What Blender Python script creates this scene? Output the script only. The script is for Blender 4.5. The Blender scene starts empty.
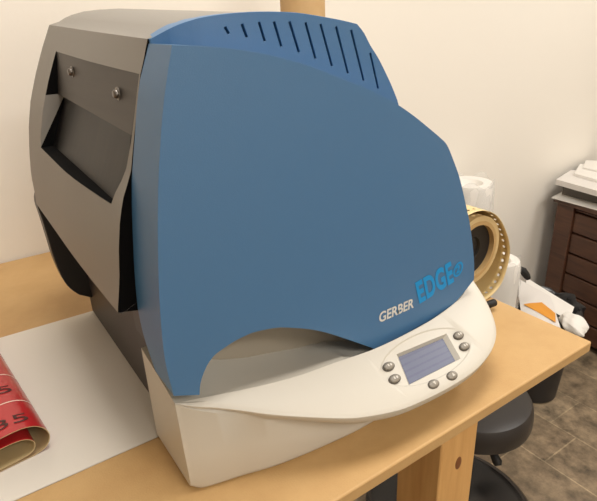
import bpy, bmesh, math, random
from mathutils import Vector, Matrix
random.seed(4)
C = bpy.context.scene.collection
TZ = 0.9                      # height of the table top
V = Vector

# ------------------------------------------------------------------ materials
def mat(name, col, rough=.5, metal=0, noise=0, nscale=20, col2=None, bump=0, bscale=300, coat=0, stretch=None, emit=0, trans=0, alpha=1, spec=.5):
    m = bpy.data.materials.new(name); m.use_nodes = True
    nt = m.node_tree; b = nt.nodes['Principled BSDF']
    b.inputs['Base Color'].default_value = (*col, 1)
    b.inputs['Roughness'].default_value = rough
    b.inputs['Metallic'].default_value = metal
    b.inputs['Coat Weight'].default_value = coat
    b.inputs['Specular IOR Level'].default_value = spec
    b.inputs['Transmission Weight'].default_value = trans
    b.inputs['Alpha'].default_value = alpha
    tc = nt.nodes.new('ShaderNodeTexCoord'); mp = nt.nodes.new('ShaderNodeMapping')
    nt.links.new(tc.outputs['Object'], mp.inputs['Vector'])
    if stretch: mp.inputs['Scale'].default_value = stretch
    if col2:
        n = nt.nodes.new('ShaderNodeTexNoise'); n.inputs['Scale'].default_value = nscale
        n.inputs['Detail'].default_value = 6; n.inputs['Roughness'].default_value = .65
        r = nt.nodes.new('ShaderNodeValToRGB')
        r.color_ramp.elements[0].position = .5 - noise; r.color_ramp.elements[1].position = .5 + noise
        r.color_ramp.elements[0].color = (*col, 1); r.color_ramp.elements[1].color = (*col2, 1)
        nt.links.new(mp.outputs[0], n.inputs['Vector']); nt.links.new(n.outputs['Fac'], r.inputs[0])
        nt.links.new(r.outputs[0], b.inputs['Base Color'])
    if bump:
        n = nt.nodes.new('ShaderNodeTexNoise'); n.inputs['Scale'].default_value = bscale; n.inputs['Detail'].default_value = 3
        bp = nt.nodes.new('ShaderNodeBump'); bp.inputs['Strength'].default_value = bump; bp.inputs['Distance'].default_value = .001
        nt.links.new(mp.outputs[0], n.inputs['Vector']); nt.links.new(n.outputs['Fac'], bp.inputs['Height'])
        nt.links.new(bp.outputs[0], b.inputs['Normal'])
    if emit:
        b.inputs['Emission Color'].default_value = (*col, 1); b.inputs['Emission Strength'].default_value = emit
    return m

def S(r, g, b):               # sRGB 0-255 to linear
    f = lambda c: c / 12.92 if c <= .04045 else ((c + .055) / 1.055) ** 2.4
    return tuple(f(x / 255) for x in (r, g, b))

M = dict(
    wall=mat('wall_paint', S(242, 236, 226), .85, bump=.25, bscale=60),
    ceiling=mat('ceiling_paint', S(236, 230, 220), .9),
    trim=mat('trim_paint', S(225, 220, 210), .6),
    blue=mat('blue_plastic', S(64, 113, 158), .47, bump=.12, bscale=900, spec=.85),
    bluein=mat('blue_plastic_edge', S(66, 112, 158), .42),
    grey=mat('grey_plastic', S(138, 133, 126), .5, bump=.12, bscale=900),
    white=mat('cream_plastic', S(200, 193, 180), .42, bump=.08, bscale=900),
    inner=mat('inner_grey_plastic', S(158, 148, 132), .55),
    black=mat('black_plastic', S(30, 27, 25), .4),
    dark=mat('dark_sheet', S(66, 62, 60), .45, metal=.3, col2=S(78, 74, 70), noise=.25, nscale=6, stretch=(1, 1, 14)),
    slot=mat('smoked_acrylic', S(5, 5, 5), .35, col2=S(36, 33, 31), noise=.16, nscale=5, stretch=(1, 7, 1.2), spec=.25),  # lighter noise streaks paint the reflections into the dark sheet
    exitw=mat('brown_black_plastic', S(52, 44, 40), .45),
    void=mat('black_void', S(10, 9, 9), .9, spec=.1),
    steel=mat('screw_steel', S(120, 115, 110), .3, metal=.9),
    btn=mat('button_rubber', S(140, 132, 120), .38),
    btnmark=mat('button_mark', S(205, 198, 186), .5),
    btnrim=mat('button_socket', S(84, 77, 68), .6),
    twhite=mat('white_print', S(225, 222, 215), .5),
    tcyan=mat('cyan_print', S(0, 146, 214), .45),
    tdark=mat('dark_print', S(70, 28, 26), .5),
    paper=mat('white_vinyl_sheet', S(226, 219, 208), .45),
    red=mat('red_vinyl', S(176, 28, 36), .3, col2=S(184, 40, 44), noise=.3, nscale=30, coat=.5),
    kraftback=mat('tan_backing', S(188, 165, 122), .6),
    line=mat('label_gap', S(232, 205, 190), .5),
    kraft=mat('kraft_tube', S(206, 172, 126), .75, col2=S(196, 160, 112), noise=.3, nscale=40),
    vinyl=mat('cream_vinyl', S(222, 196, 140), .38),
    core=mat('cardboard_core', S(196, 164, 112), .7, col2=S(180, 146, 96), noise=.3, nscale=60),
    wound=mat('wound_edge', S(206, 180, 130), .55),
    blackleather=mat('black_vinyl', S(42, 38, 37), .36, bump=.2, bscale=250),
    blackgloss=mat('black_gloss', S(26, 24, 24), .22),
    rimgloss=mat('glossy_rim', S(60, 56, 54), .12, metal=.7),
    rubber=mat('rubber', S(24, 22, 21), .6),
    bin=mat('bin_plastic', S(38, 35, 35), .45),
    bag=mat('black_bag', S(22, 22, 26), .3, bump=.8, bscale=30),
    sheet=mat('white_paper', S(232, 228, 222), .7),
    sheet2=mat('grey_white_paper', S(222, 217, 212), .7),
    orange=mat('orange_sticker', S(222, 150, 50), .5),
    wrap=mat('stretch_wrap', S(222, 218, 210), .22, bump=.9, bscale=14, stretch=(1, 1, .35), coat=.4),
    board=mat('grey_box_card', S(96, 90, 84), .7),
)

def wood(name, c1, c2, scale=(1, 12, 1), nscale=8, rough=.5, fleck=0):
    m = mat(name, c1, rough, col2=c2, noise=.22, nscale=nscale, stretch=scale, bump=.15, bscale=400)
    return m
M['mdf'] = mat('fibreboard_top', S(208, 171, 117), .5, col2=S(186, 146, 94), noise=.3, nscale=9, bump=.3, bscale=500)
M['pine'] = wood('pine', S(222, 176, 112), S(198, 146, 84), (14, 14, 1.2), 4)
M['brown'] = wood('brown_board', S(120, 82, 54), S(98, 64, 42), (14, 1.2, 14), 4)
M['knot'] = mat('knot', S(120, 72, 36), .6)
M['dwood'] = wood('dark_stained_wood', S(62, 38, 28), S(98, 64, 45), (2, 1.2, 10), 5, .42)

def knotless(): pass

# mdf edge gets coarser chips
def floor_mat():
    m = bpy.data.materials.new('stone_tile'); m.use_nodes = True; nt = m.node_tree; b = nt.nodes['Principled BSDF']
    b.inputs['Roughness'].default_value = .4
    tc = nt.nodes.new('ShaderNodeTexCoord'); mp = nt.nodes.new('ShaderNodeMapping')
    nt.links.new(tc.outputs['Object'], mp.inputs['Vector'])
    mp.inputs['Location'].default_value = TILE_OFF; mp.inputs['Rotation'].default_value = (0, 0, math.pi/2)
    br = nt.nodes.new('ShaderNodeTexBrick'); br.offset = TILE_SHIFT; br.squash = 1
    br.inputs['Scale'].default_value = 1; br.inputs['Brick Width'].default_value = TILE_W; br.inputs['Row Height'].default_value = TILE_H
    br.inputs['Mortar Size'].default_value = .0028; br.inputs['Mortar Smooth'].default_value = .3
    br.inputs['Color1'].default_value = (*S(108, 94, 78), 1); br.inputs['Color2'].default_value = (*S(160, 143, 120), 1)
    br.inputs['Mortar'].default_value = (*S(160, 144, 120), 1)
    nt.links.new(mp.outputs[0], br.inputs['Vector'])
    n = nt.nodes.new('ShaderNodeTexNoise'); n.inputs['Scale'].default_value = 14; n.inputs['Detail'].default_value = 9; n.inputs['Roughness'].default_value = .7
    nt.links.new(mp.outputs[0], n.inputs['Vector'])
    r = nt.nodes.new('ShaderNodeValToRGB'); r.color_ramp.elements[0].position = .32; r.color_ramp.elements[1].position = .68
    r.color_ramp.elements[0].color = (.36, .36, .36, 1); r.color_ramp.elements[1].color = (1.6, 1.55, 1.45, 1)
    nt.links.new(n.outputs['Fac'], r.inputs[0])
    mx = nt.nodes.new('ShaderNodeMix'); mx.data_type = 'RGBA'; mx.blend_type = 'MULTIPLY'; mx.inputs[0].default_value = 1
    nt.links.new(br.outputs['Color'], mx.inputs[6]); nt.links.new(r.outputs[0], mx.inputs[7])
    nt.links.new(mx.outputs[2], b.inputs['Base Color'])
    return m
TILE_W, TILE_H, TILE_SHIFT, TILE_OFF = .36, .183, 0.736, (.769, .089, 0)

# ------------------------------------------------------------------ helpers
WLOC = {}
def obj(name, bm, m, parent=None, smooth=35, bevel=0, loc=None, seg=2):
    """link a bmesh (world coordinates) as one mesh object; origin at loc or the parent's base"""
    me = bpy.data.meshes.new(name)
    bmesh.ops.recalc_face_normals(bm, faces=bm.faces)
    if loc is None:
        if parent is not None: loc = WLOC[parent.name]
        else:
            xs = [v.co.x for v in bm.verts]; ys = [v.co.y for v in bm.verts]; zs = [v.co.z for v in bm.verts]
            loc = V(((min(xs) + max(xs)) / 2, (min(ys) + max(ys)) / 2, min(zs)))
    loc = V(loc)
    bmesh.ops.translate(bm, verts=bm.verts, vec=-loc)
    bm.to_mesh(me); bm.free()
    for x in (m if isinstance(m, (list, tuple)) else [m]): me.materials.append(x)
    o = bpy.data.objects.new(name, me); C.objects.link(o)
    WLOC[o.name] = loc
    if parent is not None:
        o.parent = parent; o.location = loc - WLOC[parent.name]
    else: o.location = loc
    if smooth:
        for p in me.polygons: p.use_smooth = True
        me.set_sharp_from_angle(angle=math.radians(smooth))
    if bevel:
        md = o.modifiers.new('bevel', 'BEVEL'); md.width = bevel; md.segments = seg; md.limit_method = 'ANGLE'
        md.angle_limit = math.radians(40); md.harden_normals = False
    return o

def tag(o, label=None, cat=None, group=None, kind=None):
    if label: o['label'] = label
    if cat: o['category'] = cat
    if group: o['group'] = group
    if kind: o['kind'] = kind
    return o
def thing(name, label, cat, loc, group=None):
    o = bpy.data.objects.new(name, None); o.empty_display_size = .05; C.objects.link(o)
    o.location = loc; WLOC[o.name] = V(loc)
    return tag(o, label, cat, group)

def box(bm, x0, x1, y0, y1, z0, z1, mt=0):
    vs = [bm.verts.new(p) for p in [(x0,y0,z0),(x1,y0,z0),(x1,y1,z0),(x0,y1,z0),(x0,y0,z1),(x1,y0,z1),(x1,y1,z1),(x0,y1,z1)]]
    for f in [(0,3,2,1),(4,5,6,7),(0,1,5,4),(1,2,6,5),(2,3,7,6),(3,0,4,7)]:
        fc = bm.faces.new([vs[i] for i in f]); fc.material_index = mt
    return vs
def boxbm(*a):
    bm = bmesh.new(); box(bm, *a); return bm
def lathe(bm, prof, c, seg=48, mt=0, M4=None):
    """prof: list of (r, z); closed polygon profile swept round z axis (or M4-transformed)"""
    rings = []
    for r, z in prof:
        if r < 1e-6: rings.append([bm.verts.new((0, 0, z))])
        else: rings.append([bm.verts.new((r*math.cos(2*math.pi*k/seg), r*math.sin(2*math.pi*k/seg), z)) for k in range(seg)])
    for a, b in zip(rings, rings[1:]):
        for k in range(seg):
            k2 = (k+1) % seg
            q = [a[k % len(a)], a[k2 % len(a)], b[k2 % len(b)], b[k % len(b)]]
            u = []
            for v in q:
                if v not in u: u.append(v)
            if len(u) > 2:
                f = bm.faces.new(u); f.material_index = mt
    vs = [v for r in rings for v in r]
    T = (M4 if M4 else Matrix.Identity(4))
    for v in vs: v.co = T @ v.co + V(c)
    return rings
def tube(bm, pts, r, seg=12, mt=0):
    pts = [V(p) for p in pts]; rings = []
    for i, p in enumerate(pts):
        d = (pts[min(i+1, len(pts)-1)] - pts[max(i-1, 0)]).normalized()
        a = d.cross(V((0, 0, 1)));  a = a if a.length > 1e-3 else d.cross(V((1, 0, 0)))
        a.normalize(); b = d.cross(a)
        rr = r[i] if isinstance(r, (list, tuple)) else r
        rings.append([bm.verts.new(p + rr*(math.cos(2*math.pi*k/seg)*a + math.sin(2*math.pi*k/seg)*b)) for k in range(seg)])
    for A, B in zip(rings, rings[1:]):
        for k in range(seg):
            bm.faces.new([A[k], A[(k+1) % seg], B[(k+1) % seg], B[k]]).material_index = mt
    bm.faces.new(rings[0]).material_index = mt; bm.faces.new(list(reversed(rings[-1]))).material_index = mt
def catmull(P, n=4, closed=False):
    out = []; N = len(P)
    for i in range(N if closed else N-1):
        g = (lambda k: P[k % N]) if closed else (lambda k: P[max(0, min(N-1, k))])
        p0, p1, p2, p3 = [V(g(i+k)) for k in (-1, 0, 1, 2)]
        for j in range(n):
            t = j/n
            out.append(.5*((2*p1)+(p2-p0)*t+(2*p0-5*p1+4*p2-p3)*t*t+(3*p1-p0-3*p2+p3)*t**3))
    if not closed: out.append(V(P[-1]))
    return out
def smooth_segments(P, corners, n=4):
    """closed 2D contour with hard corners (indices) and catmull-rom between them"""
    N = len(P); cs = sorted(corners); out = []
    for a, b in zip(cs, cs[1:]+[cs[0]+N]):
        seg = [P[k % N] for k in range(a, b+1)]
        out += catmull(seg, n)[:-1] if len(seg) > 2 else [V(seg[0])]
    return out
def grid_loft(bm, rows, closed_u=False, mt=0):
    R = [[bm.verts.new(p) for p in r] for r in rows]
    for A, B in zip(R, R[1:]):
        n = len(A)
        for k in range(n if closed_u else n-1):
            bm.faces.new([A[k], A[(k+1) % n], B[(k+1) % n], B[k]]).material_index = mt
    return R
def interp(x, T):
    if x <= T[0][0]: return T[0][1]
    for (a, va), (b, vb) in zip(T, T[1:]):
        if x <= b: return va + (vb-va)*(x-a)/(b-a)
    return T[-1][1]
def boolean(o, cutters):
    for c in cutters:
        md = o.modifiers.new('cut', 'BOOLEAN'); md.operation = 'DIFFERENCE'; md.object = c; md.solver = 'EXACT'
    bpy.context.view_layer.update()
    dg = bpy.context.evaluated_depsgraph_get()
    me = bpy.data.meshes.new_from_object(o.evaluated_get(dg))
    o.modifiers.clear(); o.data = me
    for c in cutters:
        bpy.data.objects.remove(c)
    for p in me.polygons: p.use_smooth = True
    me.set_sharp_from_angle(angle=math.radians(32))
def tmp_cutter(bm):
    bmesh.ops.recalc_face_normals(bm, faces=bm.faces)
    me = bpy.data.meshes.new('cutter'); bm.to_mesh(me); bm.free()
    o = bpy.data.objects.new('cutter', me); C.objects.link(o); return o
def W(x, y, z): return V((x, y, z + TZ))      # table-top frame to world

# ------------------------------------------------------------------ the room
def plane(name, pts, m, kind='structure'):
    bm = bmesh.new(); bm.faces.new([bm.verts.new(p) for p in pts]); o = obj(name, bm, m, loc=(0, 0, 0)); o['kind'] = kind; return o
X0, X1, Y0, Y1, ZC = -1.9, 3.3, -2.2, 1.25, 2.55
def slab(name, a, m):
    o = obj(name, boxbm(*a), m, loc=(0, 0, 0), smooth=0); o['kind'] = 'structure'; return o
M['floor'] = floor_mat()
slab('floor', (X0-.1, X1+.1, Y0-.1, Y1+.1, -.08, 0), M['floor'])
slab('ceiling', (X0-.1, X1+.1, Y0-.1, Y1+.1, ZC, ZC+.08), M['ceiling'])
slab('wall_back', (X0, X1, Y1, Y1+.1, 0, ZC), M['wall'])
slab('wall_front', (X0, X1, Y0-.1, Y0, 0, ZC), M['wall'])
slab('wall_left', (X0-.1, X0, Y0-.1, Y1+.1, 0, ZC), M['wall'])
slab('wall_right', (X1, X1+.1, Y0-.1, Y1+.1, 0, ZC), M['wall'])
slab('baseboard_back', (X0, X1, Y1-.012, Y1, 0, .09), M['trim'])

# ------------------------------------------------------------------ workbench
bench = thing('workbench', 'wide fibreboard workbench on pine legs carrying the blue printer', 'workbench', (-.1, .78, 0))
bm = boxbm(-1.05, .734, .324, 1.246, TZ-.018, TZ)
obj('worktop', bm, M['mdf'], bench, bevel=.0025, seg=3)
for (lx, ly) in ((.419, .331), (.419, 1.15), (-.95, .331), (-.95, 1.15)):
    lg = obj('leg', boxbm(lx, lx+.068, ly, ly+.075, 0, TZ-.0185), M['pine'], bench, bevel=.003)
    if (lx, ly) == (.419, .331):
        bm = bmesh.new(); lathe(bm, [(0, .0008), (.0055, .0006), (.007, 0), (.007, -.001), (0, -.001)], (0, 0, 0), 20)
        for v in bm.verts: v.co = V((v.co.x*.85+.4535, .3308-v.co.z, v.co.y*1.5+TZ-.078))
        obj('knot', bm, M['knot'], lg)
obj('side_rail', boxbm(.425, .463, .41, 1.148, TZ-.105, TZ-.0185), M['brown'], bench, bevel=.002)
obj('side_rail', boxbm(.425, .463, .41, 1.148, .12, .21), M['brown'], bench, bevel=.002)

# ------------------------------------------------------------------ printer
PR = V((.35, .66, TZ))
printer = thing('label_printer', 'large blue and grey desktop vinyl printer with cream base standing on the workbench', 'printer', PR)
COVER = [(0.1673, 0.4461), (0.1777, 0.4453), (0.19, 0.4441), (0.2203, 0.4401), (0.253, 0.4334), (0.294, 0.4214), (0.3341, 0.4058), (0.3658, 0.3936), (0.4007, 0.3771), (0.4299, 0.3602), (0.4568, 0.3425), (0.4748, 0.3303), (0.4882, 0.3196), (0.5012, 0.3007), (0.517, 0.2743), (0.5348, 0.2352), (0.5475, 0.2047), (0.5577, 0.172), (0.5647, 0.1418), (0.5675, 0.1187), (0.5503, 0.1063), (0.5318, 0.0965), (0.5111, 0.0917), (0.483, 0.0869), (0.4597, 0.0861), (0.4229, 0.0841), (0.3984, 0.0837), (0.3799, 0.084), (0.3554, 0.1017), (0.3325, 0.1179), (0.3123, 0.1319), (0.2999, 0.1398), (0.284, 0.1488), (0.2636, 0.1581), (0.2423, 0.1662), (0.2172, 0.1703), (0.2057, 0.1698), (0.1944, 0.1682), (0.1831, 0.1649), (0.1719, 0.1605), (0.1637, 0.1532), (0.1572, 0.1428), (0.1531, 0.1325), (0.151, 0.1213), (0.1259, 0.1314), (0.123, 0.1742), (0.1259, 0.2266), (0.1324, 0.2833), (0.1388, 0.327), (0.1464, 0.3678), (0.1552, 0.4062)]
def bulge(x): return .42 - .006*max(0, 1-((x-.34)/.21)**2)
def extrude_profile(P, yf, yb):
    bm = bmesh.new(); n = len(P)
    A = [bm.verts.new(W(p[0], yf(p), p[1])) for p in P]; B = [bm.verts.new(W(p[0], yb(p), p[1])) for p in P]
    bm.faces.new(A); bm.faces.new(list(reversed(B)))
    for k in range(n): bm.faces.new([A[k], B[k], B[(k+1) % n], A[(k+1) % n]])
    return bm
P = smooth_segments(COVER, [0, 19, 27, 43, 44], 4)
def cover_back(p):
    x, z = p[0], p[1]
    left = .4872 if z > .2 else .4872 - (.2-z)*.25
    return interp(x, [(.165, left), (.174, left-.0005), (.188, .480), (.21, .470), (.26, .464), (.6, .460)])
bm = extrude_profile(P, lambda p: .42, lambda p: .475)
# slice the front face into a grid so that it can bow gently
for k in range(1, 40):
    x = .12 + k*.0117
    g = bm.verts[:]+bm.edges[:]+[f for f in bm.faces if len(f.verts) > 4 and abs(f.calc_center_median().y-.42) < .01]
    fs = [f for f in bm.faces if abs(f.calc_center_median().y-.42) < .002]
    ge = set(); gv = set()
    for f in fs: ge.update(f.edges); gv.update(f.verts)
    bmesh.ops.bisect_plane(bm, geom=fs+list(ge)+list(gv), plane_co=(x, 0, 0), plane_no=(1, 0, 0))
for v in bm.verts:
    if v.co.y < .43: v.co.y = bulge(v.co.x)
    else:
        zz_ = v.co.z-TZ
        v.co.y = cover_back((v.co.x, zz_))
        if v.co.x < .215 and zz_ > .33:
            v.co.x += interp(zz_, [(.33, 0), (.366, .002), (.418, .0030), (.4465, .0064)])*max(0, 1-max(0, v.co.x-.168)/.045)
obj('front_cover', bm, M['blue'], printer, smooth=28, bevel=.002)

VENT = [(0.1655, 0.4495), (0.1748, 0.4537), (0.186, 0.4583), (0.1982, 0.4621), (0.2171, 0.4658), (0.2415, 0.4679), (0.2723, 0.4685), (0.3051, 0.4671), (0.3258, 0.4648), (0.3463, 0.4616), (0.3689, 0.4577), (0.3874, 0.4538), (0.3969, 0.4447), (0.4055, 0.4325), (0.4172, 0.4187), (0.428, 0.4033), (0.4376, 0.3886), (0.4476, 0.3711)]
SLOT = [(0.2354, 0.4567), (0.2388, 0.4508), (0.2527, 0.4586), (0.2569, 0.4471), (0.2706, 0.4596), (0.2757, 0.4427), (0.2868, 0.4595), (0.2937, 0.4369), (0.3041, 0.4589), (0.3137, 0.4307), (0.3226, 0.4574), (0.3335, 0.4233), (0.3406, 0.4554), (0.3542, 0.4146), (0.3599, 0.4524), (0.3753, 0.4055), (0.3794, 0.4484), (0.3969, 0.3965), (0.4056, 0.4245), (0.4181, 0.3861)]
vp = catmull(VENT[:12], 3)+catmull(VENT[11:], 3)[1:]+[V(p) for p in ((.475, .30), (.50, .22), (.30, .22), (.17, .30), (.166, .42))]
def ventf(p): return interp(p[0], [(.164, .486), (.185, .476), (.21, .469), (.26, .463), (.6, .4595)])
# face plane runs straight, slightly turned; built as a prism
bm = extrude_profile(vp, lambda p: .459, lambda p: .502)
for x in [.17+.007*k for k in range(9)]+[.2455, .263, .2805]:
    fs = [f for f in bm.faces if abs(f.calc_center_median().y-.459) < .001]
    ge = set(); gv = set()
    for f in fs: ge.update(f.edges); gv.update(f.verts)
    bmesh.ops.bisect_plane(bm, geom=fs+list(ge)+list(gv), plane_co=(x, 0, 0), plane_no=(1, 0, 0))
for v in bm.verts:
    vx = v.co.x; f_ = ventf((vx,))
    if v.co.y < .47: v.co.y = f_
    v.co.x = vx*f_/.46 if vx < .28 else vx+.28*(ventf((.28,))/.46-1)
vo = obj('vent_panel', bm, M['blue'], printer, smooth=30)
cut = []
for k in range(0, len(SLOT), 2):
    (xa, za), (xb, zb) = SLOT[k], SLOT[k+1]
    xa, xb = [x*ventf((x,))/.46 if x < .28 else x+.28*(ventf((.28,))/.46-1) for x in (xa, xb)]
    d = V((xb-xa, 0, zb-za)); L = d.length; d.normalize(); n = V((d.z, 0, -d.x))
    bm = bmesh.new(); hw = .0013
    vs = []
    for y in (.44, .488):
        for (s, t) in ((-1, 0), (1, 0), (1, L), (-1, L)):
            vs.append(bm.verts.new(W(xa, y, za) + n*s*hw + d*t - PR))
    for f in [(0, 1, 2, 3), (7, 6, 5, 4), (0, 4, 5, 1), (1, 5, 6, 2), (2, 6, 7, 3), (3, 7, 4, 0)]: bm.faces.new([vs[i] for i in f])
    c = tmp_cutter(bm); c.location = PR; cut.append(c)
bpy.context.view_layer.update()
boolean(vo, cut)
md = vo.modifiers.new('bevel', 'BEVEL'); md.width = .0011; md.segments = 2; md.limit_method = 'ANGLE'; md.angle_limit = math.radians(35)

# grey hood ---------------------------------------------------------------
Y_F, Y_R = .488, .872
# rear-left silhouette (z, x) and the front one that meets the blue cover
REAR = [(.10, .115), (.199, .100), (.214, .1012), (.245, .1022), (.282, .108), (.317, .115), (.351, .125), (.385, .139), (.417, .154), (.434, .163), (.449, .171)]
FRNT = [(.10, .10), (.199, .1040), (.234, .1118), (.265, .1165), (.294, .1225), (.316, .1300), (.334, .1395), (.3655, .1477), (.391, .1546), (.4183, .1617), (.433, .1677), (.449, .1735)]
def hx(z, y):
    t = max(0, min(1, (.66-y)/(.66-Y_F)))**1.5
    return interp(z, REAR)*(1-t) + interp(z, FRNT)*t
def dz(y): return .018*(y-.47)/.4
def top_profile(y, n=1):
    """from the right end of the roof over to the crease on the left, (x, z)"""
    T = [(.4476, .3711), (.4376, .3886), (.428, .4033), (.4172, .4187), (.4055, .4325), (.3969, .4447), (.3874, .4538), (.3689, .4577), (.3463, .4616), (.3258, .4648), (.3051, .4671), (.2723, .4685), (.244, .4679), (.221, .4658), (.2045, .4621), (.194, .4583), (.185, .4535)]
    return [(x, z-.0008+dz(y)) for x, z in T]
ys = [Y_F + (Y_R-Y_F)*k/14 for k in range(15)]
bm = bmesh.new()
ZREC_T, ZREC_B, YREC_F, YREC_R = .4205, .302, .5045, .787
ZPL, ZLIP = .368, .200
def yw(y, z):                 # the recess's near edge runs slanted
    if y >= .60: return y
    w_ = (y-Y_F)/(YREC_F-Y_F) if y <= YREC_F else (.60-y)/(.60-YREC_F)
    t_ = interp(z, [(.25, 0), (.302, .0065), (.330, -.006), (.36, -.0115), (.4205, -.0140), (.449, 0)])
    return y + t_*w_
def left_pt(z, y):            # on the outer left surface, z = front value
    y = yw(y, z)
    return W(hx(z, y), y, z + dz(y)*max(0, min(1, (z-.08)/.1)))
ysd = sorted(set([Y_F, .494, YREC_F] + [YREC_F+(YREC_R-YREC_F)*k/8 for k in range(9)] + [.80, .84, Y_R]))
ztop = [.449, .441, .434, .427, ZREC_T]
zmid = [ZREC_T - (ZREC_T-ZREC_B)*k/10 for k in range(11)]
zlow = [ZREC_B - (ZREC_B-ZLIP)*k/8 for k in range(9)]
def vkey(store, co):
    k = (round(co.x, 5), round(co.y, 5), round(co.z, 5))
    if k not in store: store[k] = bm.verts.new(co)
    return store[k]
st = {}
def quad(a, b, c, d):
    vs = []
    for p in (a, b, c, d):
        v = vkey(st, p)
        if v not in vs: vs.append(v)
    if len(vs) > 2:
        try: bm.faces.new(vs)
        except ValueError: pass
def LP(z, y): return left_pt(z, y)
for ya, yb in zip(ysd, ysd[1:]):
    ta, tb = top_profile(ya), top_profile(yb)
    for k in range(len(ta)-1):
        quad(W(ta[k][0], ya, ta[k][1]), W(tb[k][0], yb, tb[k][1]), W(tb[k+1][0], yb, tb[k+1][1]), W(ta[k+1][0], ya, ta[k+1][1]))
    quad(W(ta[-1][0], ya, ta[-1][1]), W(tb[-1][0], yb, tb[-1][1]), LP(ztop[0], yb), LP(ztop[0], ya))
    zz = ztop[:]
    for z0, z1 in zip(ztop, ztop[1:]): quad(LP(z0, ya), LP(z0, yb), LP(z1, yb), LP(z1, ya))
    inside = ya >= YREC_F-1e-6 and yb <= YREC_R+1e-6
    if not inside:
        for z0, z1 in zip(zmid, zmid[1:]): quad(LP(z0, ya), LP(z0, yb), LP(z1, yb), LP(z1, ya))
    for z0, z1 in zip(zlow, zlow[1:]): quad(LP(z0, ya), LP(z0, yb), LP(z1, yb), LP(z1, ya))
    # lip underside returns inwards
    quad(LP(zlow[-1], ya), LP(zlow[-1], yb), LP(zlow[-1], yb)+V((.004, 0, -.003)), LP(zlow[-1], ya)+V((.004, 0, -.003)))
    quad(LP(zlow[-1], ya)+V((.004, 0, -.003)), LP(zlow[-1], yb)+V((.004, 0, -.003)), W(.165, yb, .225), W(.165, ya, .225))
# rear end cap
tr = top_profile(Y_R)
cap = [W(x, Y_R, z) for x, z in tr] + [LP(z, Y_R) for z in ztop+zmid[1:]+zlow[1:]] + [LP(zlow[-1], Y_R)+V((.004, 0, -.003)), W(.165, Y_R, .225), W(.44, Y_R, .225)]
bm.faces.new([vkey(st, p) for p in cap])
# recess walls
def plate_x(z, y):            # dark plate, drops nearly straight from the upper edge
    t = (ZREC_T-z)/(ZREC_T-ZPL)
    xt = hx(ZREC_T, y) + .001
    return xt*(1-t) + (.1475)*t
def back_x(z, y):
    t = (ZPL-z)/(ZPL-ZREC_B)
    return .157*(1-t) + .1285*t
hood = obj('hood', bm, M['grey'], printer, smooth=40)
bm = bmesh.new()
capf = [LP(z, Y_F) for z in ztop+zmid[1:]+zlow[1:]] + [W(.150, Y_F, .19), W(.165, Y_F, .225), W(.182, Y_F, .30), W(.190, Y_F, .40), W(.190, Y_F, .449)]
g1 = [bm.verts.new(p+V((0, .0002, 0))) for p in capf]; g2 = [bm.verts.new(p+V((.0012 if i < len(capf)-5 else 0, .0125, 0))) for i, p in enumerate(capf)]
bm.faces.new(g1); bm.faces.new(list(reversed(g2)))
for k in range(len(g1)): bm.faces.new([g1[k], g2[k], g2[(k+1) % len(g1)], g1[(k+1) % len(g1)]])
obj('hood_end', bm, M['void'], printer, smooth=0)['label'] = 'black end of the hood beside the blue cover'
ysr = [YREC_F+(YREC_R-YREC_F)*k/8 for k in range(9)]
zz1 = [ZREC_T-(ZREC_T-ZPL)*k/4 for k in range(5)]; zz2 = [ZPL-(ZPL-ZREC_B)*k/5 for k in range(6)]
def RP(x, y, z):
    y = yw(y, z)
    return W(x, y, z + dz(y))
bm = bmesh.new()
grid_loft(bm, [[RP(plate_x(z, y), y, z) for y in ysr] for z in zz1]+[[RP(.1570, y, ZPL-.0002) for y in ysr]])
plate = obj('upper_plate', bm, M['dark'], printer)
plate['label'] = 'dark metallic plate with two screws'
bm = bmesh.new()
grid_loft(bm, [[RP(back_x(z, y), y, z) for y in ysr] for z in zz2])
obj('slot_back', bm, M['slot'], printer)
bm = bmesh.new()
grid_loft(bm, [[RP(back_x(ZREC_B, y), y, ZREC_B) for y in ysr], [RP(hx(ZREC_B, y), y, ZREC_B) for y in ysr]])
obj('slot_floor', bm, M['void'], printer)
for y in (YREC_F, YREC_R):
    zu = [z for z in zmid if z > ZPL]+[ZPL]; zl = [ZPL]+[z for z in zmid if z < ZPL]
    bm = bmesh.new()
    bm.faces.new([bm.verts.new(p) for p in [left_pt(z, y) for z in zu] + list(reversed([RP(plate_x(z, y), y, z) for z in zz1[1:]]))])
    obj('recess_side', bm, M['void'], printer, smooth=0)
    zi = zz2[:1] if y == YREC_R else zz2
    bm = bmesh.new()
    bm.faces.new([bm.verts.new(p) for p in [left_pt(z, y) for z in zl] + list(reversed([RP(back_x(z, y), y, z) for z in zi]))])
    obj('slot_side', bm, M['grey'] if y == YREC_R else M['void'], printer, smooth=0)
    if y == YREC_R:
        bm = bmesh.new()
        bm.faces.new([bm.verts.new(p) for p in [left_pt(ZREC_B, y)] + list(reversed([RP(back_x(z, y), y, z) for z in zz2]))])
        obj('slot_depth_black', bm, M['void'], printer, smooth=0)  # black face stands in for the dark slot running on behind
for y, z in ((.705, .403), (.545, .3985)):
    x = plate_x(z, y)
    bm = bmesh.new(); T = Matrix.Rotation(-math.pi/2, 4, 'Y')
    lathe(bm, [(0, .0055), (.003, .0052), (.0042, .0035), (.0044, .0015), (.0062, .0012), (.0066, 0), (0, 0)], RP(x, y, z), 20, 0, T)
    bmesh.ops.translate(bm, verts=bm.verts, vec=(-.0004, 0, 0))
    obj('screw', bm, M['steel'], plate)

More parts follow.
